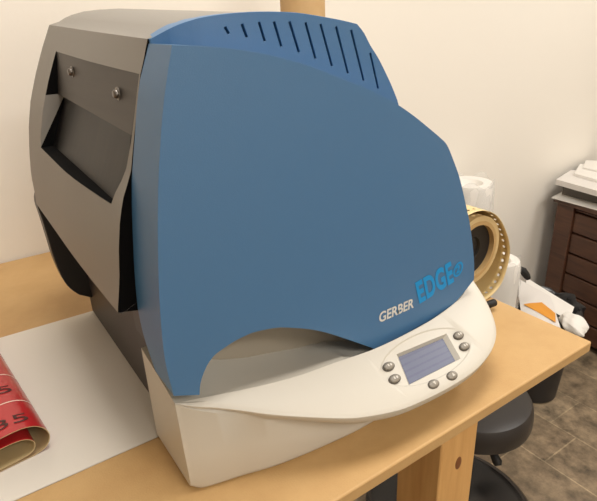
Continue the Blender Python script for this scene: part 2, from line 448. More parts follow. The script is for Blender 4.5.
# black end piece between hood and cover, and the black rear end
bm = extrude_profile([(.136, .135), (.136, .19), (.17, .22), (.2, .22), (.2, .135)], lambda p: .505, lambda p: .56)
obj('side_frame', bm, M['black'], printer, smooth=30)
rp = catmull([(.150, .30), (.125, .262), (.107, .235), (.101, .217), (.1025, .192), (.1045, .155), (.1065, .119), (.113, .081), (.121, .063), (.131, .050)], 3) + [V(p) for p in ((.15, .038), (.30, .03), (.52, .05), (.54, .15), (.50, .28), (.44, .36), (.36, .42), (.20, .42))]
bm = extrude_profile(rp, lambda p: Y_R+.0005, lambda p: Y_R+.028)
obj('rear_cover', bm, M['black'], printer, smooth=30, bevel=.0015)['label'] = 'black rear end cover'
bm = bmesh.new()
rows = []
for z, x in ((.0035, .150), (.06, .150), (.14, .153), (.222, .164)):
    rows.append([W(x, y, z) for y in (.52, .60, .70, .80, .896)])
rows2 = [[p + V((.006, 0, 0)) for p in r] for r in rows]
R1 = grid_loft(bm, rows); R2 = grid_loft(bm, rows2)
for a, b in ((R1[0], R2[0]), (R1[-1], R2[-1])):
    for k in range(4): bm.faces.new([a[k], a[k+1], b[k+1], b[k]])
for k in range(3):
    bm.faces.new([R1[k][-1], R1[k+1][-1], R2[k+1][-1], R2[k][-1]])
    bm.faces.new([R1[k][0], R1[k+1][0], R2[k+1][0], R2[k][0]])
obj('exit_wall', bm, M['exitw'], printer)['label'] = 'dark brown wall under the hood'
obj('rear_foot', boxbm(.16, .52, .80, .893, TZ+.0005, TZ+.06), M['black'], printer, bevel=.004)

hb = catmull([(.190, .425), (.24, .445), (.30, .452), (.36, .443), (.405, .41), (.44, .352), (.475, .28), (.505, .20), (.525, .12), (.532, .06)], 3) + [V(p) for p in ((.532, .004), (.175, .004), (.175, .21))]
bm = extrude_profile(hb, lambda p: .5065, lambda p: Y_R-.001)
obj('main_housing', bm, M['grey'], printer, smooth=30)
# inner front plate seen through the arch
ip = [(.140, .10), (.136, .20), (.20, .25), (.50, .25), (.53, .14), (.53, .075), (.36, .072), (.28, .078), (.20, .088)]
bm = extrude_profile(ip, lambda p: interp(p[0], [(.15, .4895), (.2, .472), (.26, .466), (.6, .462)]), lambda p: .504)
obj('inner_panel', bm, M['inner'], printer, smooth=30)

# cream base with the protruding control tray ------------------------------
def TPz(x, y): return .112 + .51*(y-.432) - .025*(x-.13)
RIM = [(.1292, .433), (.142, .426), (.164, .416), (.186, .404), (.212, .389), (.24, .375), (.284, .355), (.312, .346), (.35, .338), (.386, .3355), (.428, .335), (.466, .337), (.50, .3425), (.532, .353), (.555, .3675), (.571, .387), (.583, .411), (.593, .446), (.596, .475), (.5965, .497)]
CRX = [(.129, .433), (.154, .4285), (.186, .4225), (.224, .416), (.266, .411), (.307, .409), (.349, .4065), (.37, .4055), (.414, .4064), (.476, .4106), (.533, .4195), (.565, .430), (.58, .445)]
SEAM = [(.129, .118), (.176, .118), (.23, .101), (.299, .088), (.34, .083), (.366, .074), (.45, .072), (.6, .078)]
THK = [(.129, .0006), (.164, .004), (.212, .008), (.284, .0125), (.35, .014), (.60, .014)]
WALLX = [(.129, .4325), (.16, .4185), (.212, .403), (.284, .3935), (.35, .392), (.43, .402), (.50, .424), (.55, .452), (.57, .48), (.58, .515)]
WBOT = [(.129, .4225), (.15, .4155), (.186, .407), (.224, .397), (.282, .3895), (.349, .386), (.43, .396), (.50, .42), (.55, .452), (.57, .48), (.58, .515)]
rim = catmull([(a, b, 0) for a, b in RIM], 4)
rings = []
Nr = len(rim)
cat = lambda T: [(p.x, p.y) for p in catmull([(a, b, 0) for a, b in T], 4)]
CRX, WALLX, WBOT, THK = cat(CRX), cat(WALLX), cat(WBOT), cat(THK)
for i, r in enumerate(rim):
    t = (rim[min(i+1, Nr-1)] - rim[max(i-1, 0)]).normalized(); n = V((t.y, -t.x, 0))     # outward
    x, y = r.x, r.y; z = TPz(x, y); th = interp(x, THK)
    if i > Nr-10: th = .014
    cx = .129 + (x-.129)*.94; cy = interp(cx, CRX)
    e = min(1, (x-.129)/.02 + .12)
    wx = .130 + (x-.129)*.955; wy = interp(wx, WALLX); by = interp(wx, WBOT)
    if i == 0: wx = .1292
    if y > .40: wy = max(wy, y - .01 if x > .5 else wy); by = max(by, y-.012 if x > .5 else by)
    e2 = min(1, (x-.129)/.09)
    sx = cx; sy = max(.46, cy + .006)
    zb = 0.0005 + (.007*(1-min(1, (x-.1292)/.013))**2)
    q = lambda px, py, pz: V((px, py, pz))
    if cx > .35:
        dipw = max(0, 1-abs(cx-.385)/.05)
        cz = TPz(cx, cy) - .0
    else: cz = TPz(cx, cy)
    ring = [q(sx, .524, interp(sx, SEAM)+.012 if i else .130), q(sx, sy, interp(sx, SEAM)), q(cx, cy+interp(cx, [(.33, .007), (.36, .0035)])*e, cz-interp(cx, [(.33, .001), (.36, .014)])*e),
            q(cx, cy, cz), q((cx+x)/2, (cy+y)/2, TPz((cx+x)/2, (cy+y)/2)),
            q(x-n.x*.004*e, y-n.y*.004*e, TPz(x-n.x*.004*e, y-n.y*.004*e)),
            q(x-n.x*.0012*e, y-n.y*.0012*e, z-.0004*e), q(x, y, z-.0020*e), q(x-n.x*.0006*e, y-n.y*.0006*e, z-.0045*e),
            q(x-n.x*.004*e2, y-n.y*.004*e2, z-th*.6-.003*e2-.0012*e), q(x-n.x*.010*e2, y-n.y*.010*e2, z-th-.003*e2-.0018*e),
            q(wx, wy, z-th-.006*e2-.003*e), q((wx*2+wx)/3, wy*.5+by*.5, (z-th)*.5), q(wx, by, zb+.006), q(wx, by+.0015, zb+.002), q(wx, by+.004, zb), q(wx, .524, zb)]
    if i == 0:
        for p in ring: p.x = .1292
    by_ = interp(x, [(.50, .524), (.56, .4975)])
    for p in ring: p.y = min(p.y, by_)
    rings.append(ring)
bm = bmesh.new()
RR = [[bm.verts.new(W(*p)) for p in r] for r in rings]
for A, B in zip(RR, RR[1:]):
    n = len(A)
    for k in range(n): bm.faces.new([A[k], B[k], B[(k+1) % n], A[(k+1) % n]])
bm.faces.new(RR[0]); bm.faces.new(list(reversed(RR[-1])))
bmesh.ops.remove_doubles(bm, verts=bm.verts, dist=.00002)
base = obj('base', bm, M['white'], printer, smooth=32)

# tray frame: point at (x, y) raised h above the tray plane
NT = V((.025, -.51, 1)).normalized()
def TP(x, y, h=0): return W(x, y, TPz(x, y)) + NT*h
def prism_cut(top, bot):
    bm = bmesh.new(); n = len(top)
    A = [bm.verts.new(p-PR) for p in top]; B = [bm.verts.new(p-PR) for p in bot]
    bm.faces.new(A); bm.faces.new(list(reversed(B)))
    for k in range(n): bm.faces.new([A[k], B[k], B[(k+1) % n], A[(k+1) % n]])
    c = tmp_cutter(bm); c.location = PR; return c
LCD = [(.3945, .3905), (.4795, .3885), (.470, .3555), (.3810, .3550)]
cxm, cym = .4313, .3725
def shrink(P, fx, fy): return [(cxm+(x-cxm)*fx, cym+(y-cym)*fy) for x, y in P]
inner = [(x, y) for x, y in shrink(LCD, .90, .88)]
ell = lambda a, b, h: [TP(.431 + a*math.cos(2*math.pi*k/48) + .16*b*math.sin(2*math.pi*k/48), .3745 + b*math.sin(2*math.pi*k/48), h) for k in range(48)]
c0 = prism_cut(ell(.0840, .0325, .004), ell(.0740, .0262, -.0012))
out2 = shrink(LCD, 1.04, 1.05)
out2 = shrink(LCD, 1.10, 1.08)
c1 = prism_cut([TP(x, y, .003) for x, y in out2], [TP(x, y, -.0075) for x, y in inner])
BTN = [(.3722, .3815), (.3682, .3668), (.4935, .3800), (.4885, .3655), (.4090, .3440), (.4400, .3430)]
bpy.context.view_layer.update()
boolean(base, [c0, c1])
scr = [(x, y) for x, y in inner]
bm = bmesh.new(); vs = [bm.verts.new(TP(x, y, -.0068)) for x, y in shrink(LCD, .905, .885)]; bm.faces.new(vs)
def lcd_mat():
    m = bpy.data.materials.new('lcd_glass'); m.use_nodes = True; nt = m.node_tree; b = nt.nodes['Principled BSDF']
    b.inputs['Roughness'].default_value = .35; b.inputs['Specular IOR Level'].default_value = .2
    tc = nt.nodes.new('ShaderNodeTexCoord'); sp = nt.nodes.new('ShaderNodeSeparateXYZ'); nt.links.new(tc.outputs['Object'], sp.inputs[0])
    w = nt.nodes.new('ShaderNodeMath'); w.operation = 'MULTIPLY'; w.inputs[1].default_value = 2*math.pi/.0072; nt.links.new(sp.outputs['Y'], w.inputs[0])
    s = nt.nodes.new('ShaderNodeMath'); s.operation = 'SINE'; nt.links.new(w.outputs[0], s.inputs[0])
    mp = nt.nodes.new('ShaderNodeMapping'); mp.inputs['Scale'].default_value = (1, .5, 1); nt.links.new(tc.outputs['Object'], mp.inputs[0])
    n = nt.nodes.new('ShaderNodeTexNoise'); n.inputs['Scale'].default_value = 260; n.inputs['Detail'].default_value = 2; nt.links.new(mp.outputs[0], n.inputs[0])
    mu = nt.nodes.new('ShaderNodeMath'); mu.operation = 'MULTIPLY'; nt.links.new(s.outputs[0], mu.inputs[0]); nt.links.new(n.outputs['Fac'], mu.inputs[1])
    r = nt.nodes.new('ShaderNodeValToRGB'); r.color_ramp.elements[0].position = .12; r.color_ramp.elements[1].position = .45
    r.color_ramp.elements[0].color = (*S(104, 108, 126), 1); r.color_ramp.elements[1].color = (*S(98, 100, 122), 1)
    nt.links.new(mu.outputs[0], r.inputs[0]); nt.links.new(r.outputs[0], b.inputs['Base Color'])
    nt.links.new(r.outputs[0], b.inputs['Emission Color']); b.inputs['Emission Strength'].default_value = .12
    return m
obj('display', bm, lcd_mat(), printer)['label'] = 'small blue-grey liquid crystal display'
for i, (bx, by) in enumerate(BTN):
    bm = bmesh.new()
    a0, b0 = .0076, .0043
    def oval(f, h, cx=bx, cy=by): return [TP(cx + a0*f*math.cos(2*math.pi*k/32) + .1*b0*f*math.sin(2*math.pi*k/32), cy + b0*f*math.sin(2*math.pi*k/32), h) for k in range(32)]
    rr = grid_loft(bm, [oval(1.14, -.0014), oval(1.14, .0005), oval(1.02, .0004)], True); bm.faces.new(rr[-1])
    sock = obj('button', bm, M['btnrim'], printer)
    bm = bmesh.new()
    rr = grid_loft(bm, [oval(.97, .0003), oval(.95, .0016), oval(.82, .0025), oval(.55, .0031), oval(.25, .0033)], True); bm.faces.new(rr[-1])
    obj('key_cap', bm, M['btn'], sock)
    bm = bmesh.new()
    if i in (4, 5):
        s = 1 if i == 5 else -1
        bm.faces.new([bm.verts.new(TP(bx+dx, by+dy, .0037)) for dx, dy in ((-.0022, -.0018*s), (.0022, -.0018*s), (0, .0022*s))])
    else:
        bm.faces.new([bm.verts.new(TP(bx+dx, by+dy, .0036)) for dx, dy in ((-.003, -.0010), (-.001, -.0014), (-.0005, .0014), (-.0025, .0018))])
        bm.faces.new([bm.verts.new(TP(bx+dx, by+dy, .0036)) for dx, dy in ((.0008, -.0014), (.003, -.0012), (.0034, .0012), (.001, .0014))])
    obj('symbol', bm, M['btnmark'], sock, smooth=0)
# small black rod end beside the base
bm = bmesh.new(); tube(bm, [W(.60, .476, .016), W(.683, .474, .016), W(.687, .474, .014), W(.700, .474, .013)], [.0035, .0035, .0065, .0065], 16)
obj('support_rod', bm, M['rubber'], printer)

# lettering ---------------------------------------------------------------
def text_bm(s, size, bold=0, shear=0, spacing=1):
    cu = bpy.data.curves.new('t', 'FONT'); cu.body = s; cu.size = size; cu.offset = bold; cu.shear = shear; cu.resolution_u = 6; cu.space_character = spacing
    o = bpy.data.objects.new('t', cu); C.objects.link(o); bpy.context.view_layer.update()
    me = bpy.data.meshes.new_from_object(o.evaluated_get(bpy.context.evaluated_depsgraph_get()))
    bm = bmesh.new(); bm.from_mesh(me); bpy.data.objects.remove(o)
    bmesh.ops.triangulate(bm, faces=bm.faces)
    return bm
def fit_text(s, name, m, p0, p1, h, bold, shear, parent, lean=0):
    """baseline p0 to p1 in (x, z) of the cover face, cap height h"""
    bm = text_bm(s, 1, bold, shear, spacing=1.08 if s == 'EDGE' else 1)
    xs = [v.co.x for v in bm.verts]; ysv = [v.co.y for v in bm.verts]
    x0, x1, y0, y1 = min(xs), max(xs), min(ysv), max(ysv)
    dx, dz_ = p1[0]-p0[0], p1[1]-p0[1]; L = math.hypot(dx, dz_); ux, uz = dx/L, dz_/L
    for v in bm.verts:
        a = (v.co.x-x0)/(x1-x0)*L; b = (v.co.y-y0)/(y1-y0)*h
        x = p0[0]+ux*a-uz*b*.35-lean*b; z = p0[1]+uz*a+b*.99
        v.co = W(x, bulge(x)-.0005, z)
    return obj(name, bm, m, parent, smooth=0)
fit_text('GERBER', 'maker_lettering', M['twhite'], (.3852, .1193), (.4450, .1192), .0145, .024, 0, printer)
fit_text('EDGE', 'model_lettering', M['tcyan'], (.4560, .1200), (.5235, .1295), .0350, .04, 0, printer, .27)
bm = bmesh.new()
# oval ring with a small 2 inside
cx_, cz_ = .5297, .1462
a_ = [(cx_+.0100*math.cos(t)+.0010*math.sin(t), cz_+.0108*math.sin(t)) for t in [2*math.pi*k/28 for k in range(28)]]
b_ = [(cx_+.0070*math.cos(t)+.0008*math.sin(t), cz_+.0078*math.sin(t)) for t in [2*math.pi*k/28 for k in range(28)]]
A = [bm.verts.new(W(x, bulge(x)-.0005, z)) for x, z in a_]; B = [bm.verts.new(W(x, bulge(x)-.0005, z)) for x, z in b_]
for k in range(28): bm.faces.new([A[k], A[(k+1) % 28], B[(k+1) % 28], B[k]])
ring = obj('model_emblem', bm, M['tcyan'], printer, smooth=0)
fit_text('2', 'emblem_numeral', M['tcyan'], (.5255, .1400), (.5335, .1412), .0122, .05, 0, ring)

# ------------------------------------------------------------------ white vinyl sheet
bm = bmesh.new()
q = [(-.42, .528), (.1555, .5255), (.1555, .898), (-.42, .914)]
rows = []
for j in range(7):
    t = j/6; rows.append([W(q[0][0]*(1-t)*(1-s)+q[1][0]*(1-t)*s+q[3][0]*t*(1-s)+q[2][0]*t*s, q[0][1]*(1-t)*(1-s)+q[1][1]*(1-t)*s+q[3][1]*t*(1-s)+q[2][1]*t*s, .0012) for s in [k/8 for k in range(9)]])
R1 = grid_loft(bm, rows); R2 = grid_loft(bm, [[p-V((0, 0, .0010)) for p in r] for r in rows])
tag(obj('vinyl_sheet', bm, M['paper']), 'wide flat white vinyl sheet running out from under the printer across the workbench', 'vinyl sheet')

# ------------------------------------------------------------------ red label roll
AX0 = V((.0215, .585)); ad = V((-.0265, .242)).normalized(); an = V((ad.y, -ad.x))   # axis along the roll, an points right
PROF = catmull([(-.105, .014), (-.085, .022), (-.062, .0285), (-.042, .030), (-.026, .0275), (-.0175, .0185), (-.0215, .0075), (-.036, .0042), (-.06, .0036), (-.09, .0036), (-.112, .009), (-.118, .019), (-.110, .0275), (-.090, .0335), (-.066, .0400), (-.042, .0435), (-.022, .0425), (-.008, .0355), (-.0005, .022), (-.004, .0085), (-.016, .0016), (-.04, .0013), (-.10, .0013)], 5)
def roll_pt(a, s, z): 
    p = AX0 + an*a + ad*s
    return W(p.x, p.y, z+.0012)
LR = .37
n = len(PROF); th = .0004
def nrm(k):
    t = (PROF[min(k+1, n-1)]-PROF[max(k-1, 0)]).normalized(); return V((-t.y, t.x))   # outward for the wrap direction
rollT = thing('label_roll', 'red label vinyl curled into a flattened roll on the white sheet', 'label roll', W(-.03, .76, .001))
bm = bmesh.new()
sv = [0, .002] + [LR*k/12 for k in range(1, 13)]
rowsO = []; rowsI = []
for k in range(n):
    N_ = nrm(k); p = PROF[k]
    rowsO.append([roll_pt(p.x+N_.x*th, s, p.y+N_.y*th) for s in sv]); rowsI.append([roll_pt(p.x-N_.x*th, s, p.y-N_.y*th) for s in sv])
A = grid_loft(bm, rowsO, mt=0); B = grid_loft(bm, rowsI, mt=1)
for k in range(n-1):
    for e in (0, -1): bm.faces.new([A[k][e], A[k+1][e], B[k+1][e], B[k][e]]).material_index = 1
for e in (0, -1):
    for k in range(len(sv)-1): bm.faces.new([A[e][k], A[e][k+1], B[e][k+1], B[e][k]]).material_index = 1
obj('red_film', bm, [M['red'], M['kraftback']], rollT, smooth=60)
# profile height of the outer crest
OUT = [p for p in PROF[60:]]
def crest(a):
    best = None
    for p, q2 in zip(OUT, OUT[1:]):
        if (p.x-a)*(q2.x-a) <= 0 and abs(p.x-q2.x) > 1e-7:
            z = p.y + (q2.y-p.y)*(a-p.x)/(q2.x-p.x)
            if best is None or z > best: best = z
    return best or .03
for s0 in (.062, .134, .206, .278, .35):
    bm = bmesh.new(); rows = []
    ks = [k for k in range(60, n-8)]
    for k in ks:
        N_ = nrm(k); p = PROF[k]
        rows.append([roll_pt(p.x+N_.x*.0008, s, p.y+N_.y*.0008) for s in (s0-.0011, s0+.0011)])
    grid_loft(bm, rows)
    obj('label_gap', bm, M['line'], rollT, smooth=60)
for s0 in (.013, .085, .157, .229, .30):
    bm = text_bm('35', 1, .0, 0)
    xs = [v.co.x for v in bm.verts]; yv = [v.co.y for v in bm.verts]
    x0, x1, y0, y1 = min(xs), max(xs), min(yv), max(yv)
    for v in bm.verts:
        a = -.050 + (v.co.x-x0)/(x1-x0)*.036; s = s0 + (v.co.y-y0)/(y1-y0)*.018 
        v.co = roll_pt(a, s, crest(a)+.0012)
    obj('number_print', bm, M['tdark'], rollT, smooth=0)

# ------------------------------------------------------------------ kraft tube behind the printer
bm = bmesh.new()
lathe(bm, [(.0455, 0), (.0455, .74), (.0405, .74), (.0405, 0), (.0455, 0)], W(.680, .978, .0005), 56)
tag(obj('cardboard_tube', bm, M['kraft'], smooth=40), 'tall brown cardboard tube standing upright behind the printer', 'cardboard tube')

# ------------------------------------------------------------------ cream vinyl roll with punched edge
vr = thing('vinyl_roll', 'cream vinyl roll with punched sprocket holes lying right of the printer on the workbench', 'vinyl roll', W(.665, .69, 0))
RC = (.677, .1035)
LOOP = catmull([(.767, .065, 0), (.760, .10, 0), (.732, .143, 0), (.702, .166, 0), (.665, .1755, 0), (.628, .168, 0), (.596, .145, 0), (.575, .105, 0), (.5715, .062, 0), (.585, .025, 0), (.615, .0055, 0), (.665, .0015, 0), (.715, .0025, 0), (.752, .020, 0)], 8, True)
LL = [0]
for a_, b_ in zip(LOOP, LOOP[1:]+LOOP[:1]): LL.append(LL[-1]+(b_-a_).length)
RO = LL[-1]/(2*math.pi)
def cyl(r, ang, y):
    s_ = (ang/(2*math.pi) % 1)*LL[-1]
    k = next(k for k in range(len(LOOP)) if LL[k+1] >= s_-1e-9)
    t = (s_-LL[k])/(LL[k+1]-LL[k]); p = LOOP[k]*(1-t)+LOOP[(k+1) % len(LOOP)]*t
    return W(p.x, y, p.y)
bm = bmesh.new()
NH = 44
# row of cells with an 8-sided hole, then plain sheet
ya, yb = .506, .518
for k in range(NH):
    a0, a1 = 2*math.pi*k/NH, 2*math.pi*(k+1)/NH; am = (a0+a1)/2; ym = (ya+yb)/2
    hw = .0027/RO; hy = .0027
    sq = [(a0, ya), (am, ya), (a1, ya), (a1, ym), (a1, yb), (am, yb), (a0, yb), (a0, ym)]
    hole = [(am+hw*1.35*math.cos(t), ym+hy*1.35*math.sin(t)) for t in [math.radians(225+45*j) for j in range(8)]]
    hole = [(am+hw*math.cos(t), ym+hy*math.sin(t)) for t in [math.radians(225+45*j) for j in range(8)]]
    vo_ = [bm.verts.new(cyl(RO, *p)) for p in sq]; vi = [bm.verts.new(cyl(RO, *p)) for p in hole]
    for j in range(8): bm.faces.new([vo_[j], vo_[(j+1) % 8], vi[(j+1) % 8], vi[j]])
for y0_, y1_ in ((.500, ya), (yb, .70), (.70, .872)):
    rows = [[cyl(RO, math.pi*k/NH, y) for k in range(2*NH)] for y in (y0_, y1_)]
    grid_loft(bm, rows, True)
bmesh.ops.remove_doubles(bm, verts=bm.verts, dist=.00004)
wr = obj('loose_wrap', bm, M['vinyl'], vr, smooth=50)
md = wr.modifiers.new('thick', 'SOLIDIFY'); md.thickness = .0006; md.offset = -1
bm = bmesh.new(); T = Matrix.Rotation(math.pi/2, 4, 'X')
def ycyl(prof, y0_):
    lathe(bm, prof, W(RC[0], y0_, RC[1]), 56, 0, T)
ycyl([(.051, 0), (.059, 0), (.059, -.366), (.051, -.366), (.051, 0)], .503)
obj('wound_vinyl', bm, M['wound'], vr, smooth=40)
bm = bmesh.new(); ycyl([(.0445, .001), (.0508, .001), (.0508, -.366), (.0445, -.366), (.0445, .001)], .503)
obj('core', bm, M['core'], vr, smooth=40)
bm = bmesh.new(); ycyl([(0, -.014), (.020, -.014), (.022, -.010), (.040, -.010), (.0443, -.008), (.0443, -.05), (0, -.05)], .503)
obj('core_hole_black', bm, M['black'], vr, smooth=40)  # black disc inside the core, painted stand-in for its dark hole

# ------------------------------------------------------------------ wrapped rolls standing on the floor
def wrapped(x, y, r, h, label, seed):
    rnd = random.Random(seed); t = thing('wrapped_roll', label, 'wrapped roll', (x, y, 0), 'rolls in plastic wrap standing by the wall')
    bm = bmesh.new(); seg = 64
    prof = [(0, .001), (r*.9, .001), (r, .012)] + [(r, .012+(h-.03)*k/14) for k in range(1, 14)] + [(r*.99, h-.012), (r*.93, h), (r*.55, h-.002), (r*.45, h-.02), (0, h-.02)]
    lathe(bm, prof, (x, y, 0), seg)
    obj('roll_body', bm, M['sheet'], t, smooth=40)
    bm = bmesh.new(); rows = []
    for j in range(24):
        z = h*.02 + (h-.004)*j/23 - .004
        row = []
        for k in range(seg):
            a = 2*math.pi*k/seg
            rr = r*1.03 + .003 + .002*math.sin(7*a+z*9+seed) + .0018*math.sin(13*a-z*21)
            if j > 20: rr *= 1-.03*(j-20) + .015*math.sin(9*a)
            row.append(V((x+rr*math.cos(a), y+rr*math.sin(a), z + (.012*math.sin(5*a+seed) if j == 23 else 0))))
        rows.append(row)
    grid_loft(bm, rows, True)
    m = M['wrapfilm']
    obj('plastic_wrap', bm, m, t, smooth=80)
M['wrapfilm'] = mat('clear_wrap', S(240, 240, 238), .12, alpha=.28, bump=.6, bscale=20)
wrapped(1.475, 1.15, .082, .825, 'tall white roll in clear wrap by the wall, rising above the cream vinyl roll', 1)
wrapped(1.41, .955, .068, .62, 'shorter white wrapped roll standing on the floor between the workbench and the waste bin', 5)

# black cable with plug hanging on the shorter roll
bm = bmesh.new()
tube(bm, [(1.500, .955, .595), (1.512, .948, .585), (1.510, .945, .562)], [.003, .003, .0035], 10)
cab = thing('power_cable', 'thin black cable with a stubby plug hanging beside the shorter wrapped roll', 'cable', (1.535, .93, .40))
obj('tip', bm, M['rubber'], cab)
bm = bmesh.new(); tube(bm, [(1.512, .945, .562), (1.522, .935, .552), (1.534, .927, .533), (1.540, .922, .522)], [.008, .013, .012, .008], 14)
obj('plug', bm, M['rubber'], cab)
bm = bmesh.new(); tube(bm, catmull([(1.516, .945, .57), (1.506, .94, .52), (1.512, .935, .45), (1.50, .93, .38), (1.505, .925, .20), (1.51, .92, .012)], 5), .0035, 8)
obj('cord', bm, M['rubber'], cab)

# ------------------------------------------------------------------ waste bin and what lies in it
BX, BY = 1.665, .915
wb = thing('waste_bin', 'black round waste bin on the tiled floor heaped with discarded paper', 'waste bin', (BX, BY, 0))
bm = bmesh.new(); lathe(bm, [(0, .001), (.078, .001), (.084, .008), (.112, .365), (.118, .367), (.118, .378), (.110, .378), (.080, .012), (0, .010)], (BX, BY, 0), 48)
obj('bin_body', bm, M['bin'], wb)
bm = bmesh.new(); rows = []
for j, (r, z) in enumerate([(.116, .30), (.124, .335), (.128, .372), (.122, .388), (.108, .380), (.098, .35), (.08, .325), (.04, .315)]):
    rows.append([V((BX+(r+.006*math.sin(9*a+j)+.004*math.sin(17*a-j*2))*math.cos(a), BY+(r+.006*math.sin(9*a+j))*math.sin(a), z+.006*math.sin(7*a+j))) for a in [2*math.pi*k/72 for k in range(72)]])
rr = grid_loft(bm, rows, True); bm.faces.new(rr[-1])
obj('bin_liner', bm, M['bag'], wb, smooth=70)
def paper(name, pts, m, label, cat, bend=0, group=None, seed=0, th=.0012, extra=None):
    bm = bmesh.new(); a, b, c, d = [V(p) for p in pts]; N = 10; rnd = random.Random(seed)
    nn = (b-a).cross(d-a).normalized()
    if nn.z < 0: nn = -nn
    rows = []
    for j in range(N+1):
        t = j/N; row = []
        for k in range(N+1):
            s = k/N
            p = (a*(1-s)+b*s)*(1-t)+(d*(1-s)+c*s)*t
            row.append(p + nn*(bend*math.sin(math.pi*s)*(.4+t) + .001*math.sin(5*s+3*t+seed)))
        rows.append(row)
    A = grid_loft(bm, rows); B = grid_loft(bm, [[p-nn*th for p in r] for r in rows])
    for e in (0, -1):
        for k in range(N):
            bm.faces.new([A[e][k], A[e][k+1], B[e][k+1], B[e][k]]); bm.faces.new([A[k][e], A[k+1][e], B[k+1][e], B[k][e]])
    o = obj(name, bm, m, smooth=60); tag(o, label, cat, group); return o
paper('discarded_sheet', [(1.735, 1.045, .415), (1.665, .815, .415), (1.600, .790, .396), (1.63, .99, .396)], M['sheet'], 'crisp white sheet under the envelope on the waste bin, straight edge facing the cabinet', 'paper', .002, 'papers on the waste bin', 2)
env = thing('mailing_envelope', 'creased white envelope with an orange sticker lying on the waste bin', 'envelope', (1.60, .93, .42), 'papers on the waste bin')
def child_paper(name, pts, m, parent, bend=0, th=.0015, seed=0):
    o = paper(name, pts, m, None, None, bend, None, seed, th)
    w = o.location.copy(); o.parent = parent; o.location = w-WLOC[parent.name]; return o
E0 = [V((1.700, 1.068, .420)), V((1.655, .898, .424)), V((1.520, .775, .408)), V((1.492, .895, .390))]
child_paper('envelope_body', E0, M['sheet2'], env, .004, .004, 3)
def EP(s, t, h=.0045):
    a, b, c, d = E0; p = (a*(1-s)+b*s)*(1-t)+(d*(1-s)+c*s)*t
    n_ = (b-a).cross(d-a).normalized(); n_ = n_ if n_.z > 0 else -n_
    return p + n_*(h+.004*math.sin(math.pi*s)*(.4+t))
child_paper('sticker', [EP(.10, .66), EP(.66, .42), EP(.97, .62), EP(.90, .92)], M['orange'], env, 0, .0006)
bm = bmesh.new(); bmesh.ops.create_icosphere(bm, subdivisions=4, radius=1)
for v in bm.verts:
    p = v.co.copy(); w = 1+.08*math.sin(5*p.x+3*p.y)+.06*math.sin(7*p.y-4*p.z)+.02*math.sin(11*p.x+8*p.z)
    v.co = V((1.572+p.x*.040*w+p.y*.02, .762+p.y*.052*w, .410+p.z*.026*w - .05*(p.y*-.3)**2))
tag(obj('crumpled_bag', bm, M['sheet'], smooth=25), 'crumpled white bag at the end of the papers nearest the workbench corner', 'bag', 'papers on the waste bin')

# ------------------------------------------------------------------ stool
SX, SY, SR, SH = .990, .70, .152, .45
stool = thing('rolling_stool', 'black padded round stool on a broad black disc base beside the workbench', 'stool', (SX, SY, 0))
bm = bmesh.new()
lathe(bm, [(0, SH-.078), (SR*.93, SH-.078), (SR*.985, SH-.071), (SR, SH-.060), (SR, SH-.04), (SR*.985, SH-.022), (SR*.94, SH-.009), (SR*.8, SH-.003), (SR*.4, SH+.001), (0, SH+.002)], (SX, SY, 0), 64)
obj('seat', bm, M['blackleather'], stool)
bm = bmesh.new(); lathe(bm, [(0, SH-.09), (.06, SH-.09), (.07, SH-.0785), (0, SH-.0785)], (SX, SY, 0), 32)
obj('seat_plate', bm, M['rubber'], stool)
bm = bmesh.new(); lathe(bm, [(0, .04), (.022, .04), (.022, .22), (.014, .225), (.014, SH-.09), (0, SH-.09)], (SX, SY, 0), 32)
obj('column', bm, M['blackgloss'], stool)
bm = bmesh.new(); tube(bm, [(SX-.01, SY-.02, SH-.096), (SX-.025, SY-.075, SH-.105), (SX-.035, SY-.105, SH-.113), (SX-.040, SY-.120, SH-.122), (SX-.043, SY-.126, SH-.128)], [.006, .006, .010, .012, .008], 14)
obj('height_lever', bm, M['rubber'], stool)
bm = bmesh.new(); BR = .235
lathe(bm, [(0, .004), (BR-.01, .004), (BR, .012), (BR, .035), (BR-.012, .040), (BR-.03, .038), (.12, .050), (.05, .065), (0, .066)], (SX-.03, SY+.02, 0), 80)
obj('disc_base', bm, M['blackgloss'], stool)
bm = bmesh.new(); lathe(bm, [(BR+.0005, .020), (BR+.004, .024), (BR+.004, .036), (BR-.004, .043), (BR-.012, .0405), (BR+.0005, .020)], (SX-.03, SY+.02, 0), 80)
obj('rim_trim', bm, M['rimgloss'], stool)

# ------------------------------------------------------------------ cabinet
CA = V((2.10, 1.178)); cf = V((-.16, -.987)).normalized(); cw = V((.987, -.16)).normalized()
CT = .630
def cb(bm, u0, u1, w0, w1, z0, z1):      # u forward from the wall, w across away from the side face
    ps = []
    for z in (z0, z1):
        for u, w in ((u0, w0), (u1, w0), (u1, w1), (u0, w1)):
            p = CA + cf*u + cw*w; ps.append(bm.verts.new((p.x, p.y, z)))
    for f in [(0,3,2,1),(4,5,6,7),(0,1,5,4),(1,2,6,5),(2,3,7,6),(3,0,4,7)]: bm.faces.new([ps[i] for i in f])
def cbb(*a):
    bm = bmesh.new(); cb(bm, *a); return bm
cab_loc = CA + cf*.24 + cw*.35
cabinet = thing('wooden_cabinet', 'dark stained wooden cabinet with planked side standing by the wall', 'cabinet', (cab_loc.x, cab_loc.y, 0))
CD, CWd = .47, .70
for (u0, u1, w0, w1) in ((0, .082, 0, .05), (CD-.082, CD, 0, .05), (0, .06, CWd-.05, CWd), (CD-.06, CD, CWd-.05, CWd)):
    obj('post', cbb(u0, u1, w0, w1, 0, CT-.02), M['dwood'], cabinet, bevel=.003)
bm = bmesh.new()
z = .04; 
while z < CT-.03:
    h = min(.091, CT-.022-z); cb(bm, .083, CD-.083, .010, .035, z, z+h-.006); z += .092
